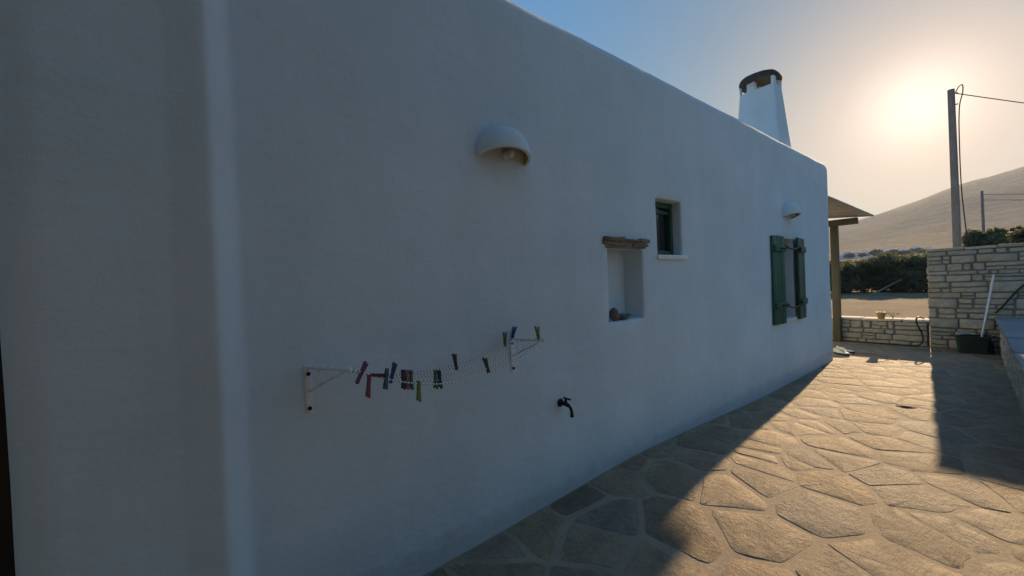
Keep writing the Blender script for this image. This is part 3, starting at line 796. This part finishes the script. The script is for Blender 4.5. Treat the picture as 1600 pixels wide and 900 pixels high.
def stone(parent, a, b, c, d, to_world, rs, proud):
    w_, h_ = b-a, d-c
    r_ = min(0.028, 0.32*h_, 0.3*w_)
    out = []
    for (cu, cz, a0) in ((b-r_, d-r_, 0), (a+r_, d-r_, 90), (a+r_, c+r_, 180), (b-r_, c+r_, 270)):
        k0 = r_*rs.uniform(0.5, 1.25)
        for k in (0, 45, 90):
            an = R(a0+k); out.append([cu+(r_-k0*0.25)*math.cos(an)+rs.uniform(-.003, .003), cz+(r_-k0*0.25)*math.sin(an)+rs.uniform(-.003, .003)])
    # slack in the long edges
    j = rs.uniform(-0.012, 0.012)*min(1, h_/0.1)
    for q in out: q[1] += j*((q[0]-a)/w_-0.5)
    cu, cz = (a+b)/2, (c+d)/2; pr = proud*rs.uniform(0.35, 1.2); ti, tk = rs.uniform(-.03, .03), rs.uniform(-.05, .05)
    org = to_world(cu, 0, cz); v = []; f = []; n = len(out)
    for dd, s_ in ((-0.05, 1.0), (pr*0.45, 1.0), (pr, 1-0.012/max(0.04, min(w_, h_))*1.6), (pr*1.08, 0.45)):
        for (u, z) in out:
            uu = cu+(u-cu)*s_; zz = cz+(z-cz)*s_
            d_ = dd + ((uu-cu)*ti + (zz-cz)*tk if dd > 0 else 0) + (rs.uniform(-.003, .003) if dd > 0 else 0)
            v.append(to_world(uu, d_, zz)-org)
    for i in range(3):
        for k in range(n): f.append((i*n+k, i*n+(k+1) % n, (i+1)*n+(k+1) % n, (i+1)*n+k))
    f.append(tuple(3*n+k for k in range(n)))
    bm = bmesh.new(); vs_ = [bm.verts.new(p) for p in v]
    for q in f: bm.faces.new([vs_[k] for k in q])
    o = frombm('stone', bm, WSTONE, parent, True, 45)
    pl_ = parent.location
    o.location = org - pl_
rs = random.Random(21)
LOWH = 0.50; PIERH = 1.80; YP = -0.87
low = tag(empty('low_stone_wall', (XW+0.15, -0.2, 0)), 'low rubble stone wall with sunlit pale top closing the yard', 'stone wall')
box('core', (-0.125, YP+0.2+0.02, -0.08), (0.2, 0.95, LOWH-0.05), WMORTAR, low, 0)
face_x = lambda u, d, z: Vector((XW+0.02-d, -u, z))       # facing -X, u runs towards -Y
coursed(low, -0.95, -YP-0.01, 0.0, LOWH-0.045, face_x, rs, 0.055, 0.17)
u = -0.70
capk = 0
while u < 0.75:
    wd = rs.uniform(0.35, 0.6)
    if 0.75-(u+wd) < 0.25: wd = 0.75-u
    box('cap_stone', (-0.165+rs.uniform(-.01, .01), u+0.006, LOWH-0.045), (0.23, u+wd-0.006, LOWH+rs.uniform(-.006, .008)), CAPST, low, 0.012, 2, 0.006)
    u += wd
tall = tag(empty('tall_stone_wall', (XW+0.15, -2.5, 0)), 'tall coursed rubble stone wall behind the green tub and broom', 'stone wall')
box('core', (-0.125, -2.6, -0.08), (0.28, 2.5+YP-0.02, PIERH-0.03), WMORTAR, tall, 0.01)
coursed(tall, -YP, 4.6, 0.0, PIERH-0.05, face_x, rs, 0.055, 0.19)
face_end = lambda u, d, z: Vector((XW+0.02+u, YP-0.02+d, z))   # end face of the tall wall, facing +Y
coursed(tall, 0.0, 0.40, LOWH+0.01, PIERH-0.05, face_end, rs, 0.08, 0.15)
u = -2.6
while u < 1.5:
    wd = rs.uniform(0.3, 0.55); e_ = min(u+wd, 2.5+YP+0.01)
    box('cap_stone', (-0.16+rs.uniform(-.01, .01), u+0.006, PIERH-0.046), (0.30, e_-0.006, PIERH+rs.uniform(-.012, .01)), WSTONE, tall, 0.010, 2, 0.006)
    u = e_
    if e_ >= 2.5+YP: break
# terrace along the right side
ter = tag(empty('stone_terrace', (6.0, -3.0, 0)), 'raised stone terrace with grey slab top along the right edge', 'terrace')
TH = 0.60; TX0 = -3.0
ev = [(TX0, terr_edge(TX0)-0.03), (5.0, terr_edge(5.0)-0.03), (XW+0.0, terr_edge(XW)-0.03)]
v = [(x-6, y+3, z) for z in (-0.06, TH-0.05) for x, y in ev] + [(x-6, -4.6+3, z) for z in (-0.06, TH-0.05) for x, y in ev]
f = [(0, 1, 4, 3), (1, 2, 5, 4), (3, 4, 10, 9), (4, 5, 11, 10), (6, 7, 1, 0), (7, 8, 2, 1), (9, 10, 7, 6), (10, 11, 8, 7), (0, 3, 9, 6), (2, 8, 11, 5)]
bm = bmesh.new(); vs_ = [bm.verts.new(p) for p in v]
for q in f: bm.faces.new([vs_[k] for k in q])
frombm('core', bm, WMORTAR, ter)
face_t = lambda u, d, z: Vector((u, terr_edge(u)-0.03+d, z))
coursed(ter, 2.5, XW-0.03, 0.0, TH-0.045, face_t, rs, 0.09, 0.17)
x = -3.0
while x < XW-0.05:
    wd = rs.uniform(0.5, 0.85); e_ = min(x+wd, XW-0.02)
    for (ya, yb) in ((0.025, -0.62), (-0.63, -1.3), (-1.31, -2.0)):
        a, b = terr_edge((x+e_)/2)+ya, terr_edge((x+e_)/2)+yb
        o = box('paving_slab', (x+0.006-6, b+3+0.004, TH-0.045), (e_-0.006-6, a+3, TH+rs.uniform(-.004, .006)), SLATE, ter, 0.008, 2, 0.004)
        for q in o.data.vertices: q.co.y += terr_edge(q.co.x+6)-terr_edge((x+e_)/2)
    x = e_

# ------------------------------------------------------------------ porch beyond the corner
PALEW = mat_wood('pale_boards', (0.27, 0.25, 0.22), (0.42, 0.39, 0.35), 0.8)
por = tag(empty('porch_roof', (9.4, 0.8, 0)), 'low timber porch roof on an olive post beyond the house corner', 'porch')
box('post', (0.74, -0.45, 0.0), (0.86, -0.33, 2.40), OLIVEW, por, 0.008)
box('beam', (0.73, -0.76, 2.402), (0.87, 2.0, 2.525), OLIVEW, por, 0.008)
k = 0; xq = -1.24
while xq < 1.0:
    e_ = min(xq+0.15, 1.02)
    zq = 2.622+random.uniform(0, .004)
    v = [(x, y+ye, z+dz+0.19*(1.02-x)/2.26) for x in (xq+0.002, e_-0.002) for ye in (0.2*(1.02-x)/2.26,) for (y, z) in ((-0.97, zq-0.097), (2.0, zq+0.2)) for dz in (0, 0.026)]
    bm = bmesh.new(); q = [bm.verts.new(p) for p in v]
    for t in [(0, 1, 3, 2), (4, 6, 7, 5), (0, 4, 5, 1), (2, 3, 7, 6), (0, 2, 6, 4), (1, 5, 7, 3)]: bm.faces.new([q[i] for i in t])
    frombm('roof_board', bm, PALEW, por)
    xq = e_
    if e_ >= 1.02: break


# ------------------------------------------------------------------ small things in the yard
def hose():
    z = LOWH+0.022
    p = [(XW+0.14, -0.80, z), (XW+0.03, -0.785, z+0.02), (XW-0.06, -0.755, z+0.035), (XW-0.155, -0.735, z-0.005), (XW-0.15, -0.755, 0.40), (XW-0.13, -0.80, 0.27), (XW-0.13, -0.81, 0.14), (XW-0.13, -0.76, 0.05),
         (XW-0.13, -0.66, 0.030), (XW-0.12, -0.4, 0.030), (XW-0.11, -0.1, 0.030), (XW-0.10, 0.3, 0.030), (XW-0.13, 0.6, 0.030)]
    tag(tube('garden_hose', smooth_path(p, 8), 0.013, RUBBER, None, 10), 'black hose drooping over the low wall and along its foot', 'hose')
hose()
def pot():
    e = tag(empty('flower_pot', (XW+0.02, -0.24, LOWH+0.004)), 'small ochre pot standing on the low stone wall', 'pot')
    C = simple('ochre_pot', (0.40, 0.24, 0.06), 0.6)
    lathe('pot_body', [(0.0, 0.0), (0.05, 0.0), (0.062, 0.06), (0.068, 0.10), (0.072, 0.10), (0.072, 0.125), (0.062, 0.125), (0.056, 0.09)], C, e, 20)
    lathe('soil', [(0.062, 0.10), (0.0, 0.105)], BARK, e, 14)
    e = tag(empty('twig_plant', (XW+0.06, -0.40, LOWH+0.004)), 'dry twiggy sprig growing on the low stone wall', 'plant')
    rs = random.Random(3)
    for k in range(6):
        a = rs.uniform(-1.2, 1.2); h = rs.uniform(0.06, 0.13)
        p = [(0, 0, -0.005), (0.01, -0.03*a, h*0.6), (rs.uniform(-.02, .02), -0.11*a, h)]
        tube('twig', smooth_path(p, 3), 0.003, BARK, e, 5)
        q = Vector(p[-1])
        mesh('leaf', [q, q+Vector((0.01, 0.02, 0.012)), q+Vector((0, 0.045, 0.006)), q+Vector((-0.012, 0.022, -0.006))], [(0, 1, 2, 3)], LEAF2, e)
pot()
def shoe(loc, rz, lab):
    e = tag(empty('shoe', loc), lab, 'shoe', 'trainers left at the house corner'); e.rotation_euler = (0, 0, rz)
    S = simple('shoe_sole', (0.03, 0.03, 0.03), 0.7); U = simple('shoe_upper', (0.62, 0.66, 0.62), 0.7); D = simple('shoe_lining', (0.02, 0.02, 0.022), 0.8)
    n = 24; v = []; f = []
    def outline(s_):
        out = []
        for k in range(n):
            a = 2*math.pi*k/n; x = 0.145*math.cos(a); wd = 0.042+0.012*sstep(-0.1, 0.1, x)
            out.append((x*s_, wd*s_*math.sin(a)*(1.0)))
        return out
    for z, s_ in ((0, 0.97), (0.012, 1.0), (0.03, 0.99)):
        v += [(x, y, z) for x, y in outline(s_)]
    for i in range(2):
        for k in range(n): f.append((i*n+k, i*n+(k+1) % n, (i+1)*n+(k+1) % n, (i+1)*n+k))
    f.append(tuple(range(n-1, -1, -1))); f.append(tuple(2*n+k for k in range(n)))
    mesh('sole', v, f, S, e, True, 50)
    v = []; f = []
    rows = ((0.028, 0.975), (0.05, 0.95), (0.07, 0.82), (0.088, 0.62))
    for i, (z, s_) in enumerate(rows):
        for x, y in outline(s_):
            zz = z if i == 0 else 0.028+(z-0.028)*(1.0 - 0.62*sstep(-0.02, 0.13, x)) + (0.012 if i == 3 and x < -0.06 else 0)
            v.append((x-(0.0 if i < 2 else 0.02*(i-1)), y, zz))
    for i in range(3):
        for k in range(n): f.append((i*n+k, i*n+(k+1) % n, (i+1)*n+(k+1) % n, (i+1)*n+k))
    mesh('upper', v, f, U, e, True, 60)
    v = [(x-0.055, y*0.95, 0.058-0.10*max(0, x)) for x, y in outline(0.60)]
    mesh('lining', v, [tuple(range(n))], D, e)
    for k in range(3):
        x = 0.005+k*0.022
        tube('lace', [(x, -0.024, 0.073-k*0.009), (x, 0, 0.080-k*0.009), (x, 0.024, 0.073-k*0.009)], 0.0035, D, e, 6)
shoe((8.60, 0.015, 0.013), R(-118), 'white and black trainer at the house corner, nearer the camera')
shoe((8.86, 0.02, 0.013), R(-105), 'white and black trainer just behind the other one at the corner')
def tub():
    e = tag(empty('plastic_tub', (XW-0.27, -1.40, 0.012)), 'dark green open plastic tub against the tall stone wall', 'tub')
    e.rotation_euler = (0, 0, R(3))
    def ring(hx, hy, z, r_=0.04, per=5):
        out = []
        for cx, cy, a0 in ((hx-r_, hy-r_, 0), (-hx+r_, hy-r_, 90), (-hx+r_, -hy+r_, 180), (hx-r_, -hy+r_, 270)):
            for k in range(per):
                a = R(a0+90*k/(per-1)); out.append((cx+r_*math.cos(a), cy+r_*math.sin(a), z))
        return out
    rows = [ring(0.13, 0.165, 0.0), ring(0.155, 0.195, 0.26), ring(0.172, 0.212, 0.262), ring(0.172, 0.212, 0.285), ring(0.148, 0.188, 0.285), ring(0.125, 0.16, 0.02)]
    m = 20; v = sum(rows, []); f = []
    for i in range(5):
        for k in range(m): f.append((i*m+k, i*m+(k+1) % m, (i+1)*m+(k+1) % m, (i+1)*m+k))
    f.append(tuple(range(m-1, -1, -1))); f.append(tuple(5*m+k for k in range(m)))
    mesh('tub_body', v, f, DKGREEN, e, True, 45)
    for s_ in (-1, 1):
        p = [(0.05, s_*0.208, 0.27), (0.05, s_*0.245, 0.275), (-0.05, s_*0.245, 0.275), (-0.05, s_*0.208, 0.27)]
        tube('handle', p, 0.009, DKGREEN, e, 8)
    d = tag(empty('dustpan', (XW-0.30, -1.335, 0.30)), 'pale grey dustpan lying across the green tub', 'dustpan'); d.rotation_euler = (0, R(12), R(25))
    G = simple('grey_plastic', (0.33, 0.34, 0.33), 0.5)
    v = [(-0.12, -0.11, 0.0), (-0.12, 0.11, 0.0), (0.10, 0.09, 0.0), (0.10, -0.09, 0.0), (-0.12, -0.11, 0.006), (-0.12, 0.11, 0.006), (0.10, 0.09, 0.006), (0.10, -0.09, 0.006)]
    mesh('pan', v, [(3, 2, 1, 0), (4, 5, 6, 7), (0, 1, 5, 4), (1, 2, 6, 5), (2, 3, 7, 6), (3, 0, 4, 7)], G, d)
    box('rim', (0.097, -0.09, 0.005), (0.106, 0.09, 0.06), G, d, 0.002)
    for s_ in (-1, 1):
        mesh('side', [(-0.10, s_*0.108, 0.005), (0.10, s_*0.09, 0.005), (0.10, s_*0.09, 0.06), (-0.10, s_*0.104, 0.005), (0.10, s_*0.085, 0.005), (0.10, s_*0.085, 0.06)], [(0, 1, 2), (5, 4, 3), (0, 2, 5, 3), (1, 4, 5, 2), (0, 3, 4, 1)], G, d)
    tube('handle', [(0.104, 0, 0.03), (0.21, 0, 0.035)], 0.011, G, d, 10)
    b = tag(empty('broom', (XW-0.36, -1.49, 0.06)), 'broom with long white handle leaning on the tall stone wall', 'broom')
    tube('broom_handle', [(0, 0, 0.16), (0.30, -0.145, 1.24)], 0.013, WHITEM, b, 10)
    box('broom_head', (-0.025, -0.13, 0.105), (0.025, 0.13, 0.165), IRON, b, 0.01)
    rs = random.Random(8); parts = []
    for k in range(90):
        x, y = rs.uniform(-.02, .02), rs.uniform(-.125, .125)
        parts.append(tube_data([(x, y, 0.11), (x*1.6, y*1.12, -0.045)], 0.003, 4))
    v, f = join_data(parts); o = mesh('bristles', v, f, RUBBER, b); o['kind'] = 'stuff'
tub()
def cable():
    p = [(XW-0.035, -1.64, 0.66), (XW-0.035, -1.72, 0.78), (XW-0.035, -1.80, 0.92), (XW-0.035, -1.90, 1.08), (XW-0.035, -2.05, 1.22), (XW-0.03, -2.3, 1.35), (XW-0.03, -2.8, 1.42)]
    e = tag(tube('cable', smooth_path(p, 6), 0.013, RUBBER, None, 8), 'dark cable climbing diagonally across the tall stone wall', 'cable')
cable()
def fallen_leaf():
    P = (5.75, -1.12)
    z = gz(*P)+0.011; v = []; f = []
    for i in range(7):
        u = i/6; wd = 0.045*math.sin(math.pi*min(1, u*0.96+0.03)); c = 0.02*math.sin(u*3)
        v += [(P[0]+wd-0.1*(u-.5)*0.4, P[1]+0.16*(u-.5), z+0.004+c*0.1), (P[0]-0.04*(u-.5), P[1]+0.16*(u-.5), z+c*0.05), (P[0]-wd-0.1*(u-.5)*0.4, P[1]+0.16*(u-.5), z+0.003+c*0.1)]
    for i in range(6): f += [(i*3, i*3+1, i*3+4, i*3+3), (i*3+1, i*3+2, i*3+5, i*3+4)]
    o = mesh('fallen_leaf', v, f, BARK, None, True); m = o.modifiers.new('t', 'SOLIDIFY'); m.thickness = 0.002
    tag(o, 'dark curled dry leaf on the sunlit flagstones', 'leaf')
fallen_leaf()
# made-up plank gate, its near-black colour stands in for the dark beyond the house
gt = tag(empty('dark_standin_gate', (-0.95, 0.32, 0)), 'made-up near-black gate standing in for the dark beside the near end of the house', 'gate')
DKW = mat_wood('dark_standin_timber', (0.006, 0.006, 0.006), (0.014, 0.013, 0.012))
for k in range(6): box('plank', (-0.52+k*0.15, -0.015, 0.04), (-0.375+k*0.15, 0.015, 2.2), DKW, gt, 0.004)
for z in (0.4, 1.8): box('rail', (-0.52, 0.0155, z), (0.375, 0.045, z+0.1), DKW, gt, 0.004)

# ------------------------------------------------------------------ utility poles
def at(az, dist, z=None):
    x, y = CAM.x+dist*math.cos(R(az)), CAM.y+dist*math.sin(R(az))
    return Vector((x, y, terr_z(x, y) if z is None else z))
def pole(az, dist, h, r0, r1, lean, lab, loop):
    b = at(az, dist)
    e = tag(empty('utility_pole', b), lab, 'utility pole', 'wooden utility poles')
    tp = Vector((0, lean, h))
    tube('shaft', [(0, 0, -0.3), tp*0.5, tp], [r0, (r0+r1)/2, r1], POLEW, e, 14)
    if loop:
        p = [(0.0, -r1-0.01+lean, h-0.10), (0, -0.13+lean, h+0.02), (0, -0.19+lean, h+0.04), (0, -0.19+lean, h-0.15), (0, -0.13+lean, h-0.5), (0, -0.105+lean*0.8, h-1.3), (0, -0.11+lean*0.6, h-2.6), (0, -0.15, h-4.0), (0, -r0-0.02, 0.4)]
        tube('drop_cable', smooth_path(p, 8), 0.011, RUBBER, e, 6)
        for z in (h-0.12, h-0.40):
            tube('insulator', [(0, lean-r1*0.6, z), (0, lean-r1-0.05, z)], 0.015, IRON, e, 8)
    return b+tp
t1 = pole(3.25, 15.0, 6.0, 0.082, 0.064, 0.04, 'big near wooden utility pole beside the setting sun', True)
t2 = pole(1.62, 40.0, 6.35, 0.085, 0.06, 0.05, 'thin distant utility pole right of the big one', False)
def wire(a, b, sag, r_, lab):
    P = [Vector(a).lerp(Vector(b), i/24)+Vector((0, 0, -sag*4*(i/24)*(1-i/24))) for i in range(25)]
    tag(tube('overhead_wire', P, r_, RUBBER, None, 6), lab, 'wire')
wire(t1+Vector((0, -0.07, -0.12)), (45.0, -14.5, 5.85), 0.25, 0.011, 'overhead wire running right from the big utility pole')
wire(t2+Vector((0, -0.05, -0.25)), (70, -24, 6.0), 0.3, 0.014, 'upper overhead wire from the thin distant pole')
wire(t2+Vector((0, -0.05, -0.6)), (70, -24, 5.5), 0.4, 0.014, 'lower overhead wire from the thin distant pole')

# ------------------------------------------------------------------ vegetation
def leaves(blobs, n, size, rs):
    v = []; f = []
    tot = sum(b[3]*b[4]*b[5] for b in blobs)
    for (cx, cy, cz, rx, ry, rz) in blobs:
        k = int(n*rx*ry*rz/tot)
        for _ in range(k):
            d = Vector((rs.gauss(0, 1), rs.gauss(0, 1), rs.gauss(0, 1))).normalized()
            q = (rs.random()**0.45)*(1+0.22*noise.noise(d*2.3+Vector((cx, cy, cz))))
            p = Vector((cx+d.x*rx*q, cy+d.y*ry*q, cz+d.z*rz*q))
            if noise.noise(p*1.9/max(0.3, rx)) < -0.22: continue
            a = Vector((rs.gauss(0, 1), rs.gauss(0, 1), rs.gauss(0, 1))).normalized(); b = a.cross(d+Vector((0.01, 0.2, 0.3))).normalized()
            s_ = size*rs.uniform(0.6, 1.4); o = len(v)
            v += [p-a*s_, p+b*s_*0.4, p+a*s_, p-b*s_*0.4]; f.append((o, o+1, o+2, o+3))
    return v, f
def bush(name, base, w_, h_, n, leaf, lab, cat, group, seed, size=0.09, trunk=True):
    rs = random.Random(seed); e = tag(empty(name, base), lab, cat, group)
    bl = []
    for k in range(9):
        a = rs.uniform(0, 6.28); q = rs.uniform(0.1, 0.62)
        rr = w_*rs.uniform(0.22, 0.36)
        bl.append((math.cos(a)*w_*q*0.8, math.sin(a)*w_*q*0.8, h_*(rs.uniform(0.5, 0.80) if trunk else (0.26, 0.5, 0.74)[k % 3]), rr, rr, min(h_*0.26, rr*1.0)))
    v, f = leaves(bl, n, size, rs)
    mesh('crown', v, f, leaf, e)
    parts = []
    for k, b in enumerate(bl[:6]):
        m = Vector((b[0]*0.35, b[1]*0.35, b[2]*0.45))
        parts.append(tube_data([(rs.uniform(-.04, .04)*w_, rs.uniform(-.04, .04)*w_, -0.1), m, (b[0], b[1], b[2])], [0.045*h_/2.5+0.02, 0.03*h_/2.5+0.015, 0.012], 6))
    v, f = join_data(parts); mesh('trunk', v, f, BARK, e, True)
lab_h = ['dark bush nearest the porch post in the hedge across the field', 'second dark bush from the porch post in the far hedge', 'broad middle bush of the hedge across the field',
         'olive toned bush right of the hedge middle', 'lower dark bush in the hedge before the tall wall', 'last bush of the hedge, beside the tall stone wall']
for k, (az, d, w_, h_) in enumerate(((11.8, 34, 2.4, 2.2), (10.2, 36, 2.6, 2.3), (8.6, 35, 2.5, 2.6), (7.1, 37, 2.6, 2.4), (5.8, 35, 2.3, 2.3), (4.4, 36, 2.5, 2.5))):
    bush('hedge_bush', at(az, d), w_*1.15, h_, 11000, (LEAF1, LEAF1, LEAF1, LEAF2, LEAF1, LEAF2)[k], lab_h[k], 'bush', 'bushes of the hedge across the field', 40+k, 0.10, False)
for az, d, w_, h_, lf, lab, s in ((3.05, 21, 0.75, 2.3, LEAF2, 'small grey green shrub at the foot of the big pole', 1), (1.55, 24, 1.35, 3.35, LEAF1, 'round dark tree in front of the thin distant pole', 2),
                            (0.35, 29, 1.05, 3.9, LEAF1, 'taller tree right of the thin distant pole', 3), (-0.75, 27, 1.2, 3.3, LEAF3, 'brown leaved tree at the right edge of the view', 4)):
    bush('garden_tree', at(az, d), w_, h_, 8000, lf, lab, 'tree', 'trees behind the tall stone wall', 70+s, 0.10, True)
# unseen cypresses added beside and behind the camera to shade the near wall
ords = ['first', 'second', 'third', 'fourth', 'fifth', 'sixth', 'seventh', 'eighth', 'ninth', 'tenth', 'eleventh']
def cypress(p, h, r_, seed, lab):
    rs = random.Random(seed); e = tag(empty('shade_cypress', p), lab, 'tree', 'unseen cypresses added to shade the wall')
    v = []; f = []
    for _ in range(5200):
        u = rs.random()**0.8; a = rs.uniform(0, 6.283)
        rr = r_*(math.sin(math.pi*min(1, 0.10+u*0.90))**0.6)*(0.72+0.30*noise.noise(Vector((math.cos(a)*1.5, math.sin(a)*1.5, u*h*0.9+seed))))*rs.uniform(0.75, 1.08)
        c = Vector((rr*math.cos(a), rr*math.sin(a), 0.25+u*(h-0.25)))
        upv = Vector((math.cos(a)*0.35+rs.gauss(0, .25), math.sin(a)*0.35+rs.gauss(0, .25), 1)).normalized()
        sd_ = upv.cross(Vector((math.cos(a)+rs.gauss(0, .5), math.sin(a)+rs.gauss(0, .5), 0))).normalized()
        s_ = rs.uniform(0.12, 0.24); o = len(v)
        v += [c-upv*s_, c+sd_*s_*0.45, c+upv*s_, c-sd_*s_*0.45]; f.append((o, o+1, o+2, o+3))
    mesh('crown', v, f, LEAF1, e)
    tube('trunk', [(0, 0, -0.1), (0.02, 0, h*0.5), (0, 0, h*0.9)], [0.13, 0.08, 0.02], BARK, e, 8)
CY = [(0.9, -4.2, 0.60), (-0.5, -3.95, 0.60), (-1.7, -3.65, 0.60), (-2.8, -3.35, 0.60), (-3.9, -3.3, 0.60), (-4.3, -2.0, -0.03), (-4.5, -0.9, -0.03)]
for k, (cx, cy, cz) in enumerate(CY):
    cypress((cx, cy, cz-0.02), 6.4+0.5*math.sin(k*2.1), 1.05, 200+k, f'{ords[k]} unseen dark cypress added to shade the wall, counted from the yard side')
# dry stick in the field
tag(tube('dry_branch', [at(8.2, 30)+Vector((0, 0.7, 0.05)), at(8.2, 30)+Vector((0.3, -0.5, 0.9))], [0.05, 0.02], POLEW, None, 6), 'dry branch leaning against the hedge across the field', 'branch')
# far village houses and trees
rs = random.Random(33)
places = ['leftmost', 'second from the left', 'third from the left', 'fourth from the left', 'fifth from the left', 'sixth from the left', 'seventh from the left', 'eighth from the left', 'rightmost']
for k, (az, d, wd, ht) in enumerate(((11.6, 420, 15, 3.6), (11.0, 520, 20, 3.5), (10.1, 600, 12, 4), (9.2, 480, 9, 5), (8.5, 540, 11, 5.5), (7.8, 450, 9, 4), (7.0, 520, 12, 4), (6.2, 600, 10, 5), (5.3, 500, 9, 4))):
    b = at(az, d)
    e = tag(empty('village_house', b), f'{places[k]} of the tiny white cube houses at the foot of the hill', 'house', 'far village houses')
    bm = bmesh.new(); bbox(bm, (-4, -wd/2, -1.5), (4, wd/2, ht), 0.15, 1); bbox(bm, (-2, -wd*0.3, ht-0.2), (4, wd*0.1, ht+2.2), 0.15, 1)
    frombm('wall', bm, HWHITE, e)
    for j in range(3):
        y = -wd*0.35+j*wd*0.33; box('window', (-4.06, y-0.5, 1.0), (-3.9, y+0.5, 2.3), GLASSD, e, 0)
for k in range(7):
    az = 11.2-k*1.05+rs.uniform(-.3, .3)
    bush('village_tree', at(az, 400+rs.uniform(-60, 60)), rs.uniform(5, 9), rs.uniform(4, 6), 1500, LEAF1 if k % 2 else LEAF2, ['first', 'second', 'third', 'fourth', 'fifth', 'sixth', 'seventh'][k]+' from the left of the far trees among the village houses', 'tree', 'far village trees', 90+k, 0.9, True)

# ------------------------------------------------------------------ haze
def haze():
    bm = bmesh.new(); bbox(bm, (-7500, -7500, -1.6), (7500, 7500, 470))
    m = bpy.data.materials.new('haze_air'); m.use_nodes = True; t = m.node_tree; t.nodes.clear()
    o_ = t.nodes.new('ShaderNodeOutputMaterial'); p = t.nodes.new('ShaderNodeVolumePrincipled')
    p.inputs['Color'].default_value = (0.68, 0.80, 1.0, 1); p.inputs['Density'].default_value = 0.00020
    p.inputs['Anisotropy'].default_value = 0.0
    t.links.new(p.outputs[0], o_.inputs['Volume'])
    o = frombm('haze', bm, m); o['kind'] = 'stuff'; o['label'] = 'pale evening haze in the air'
haze()
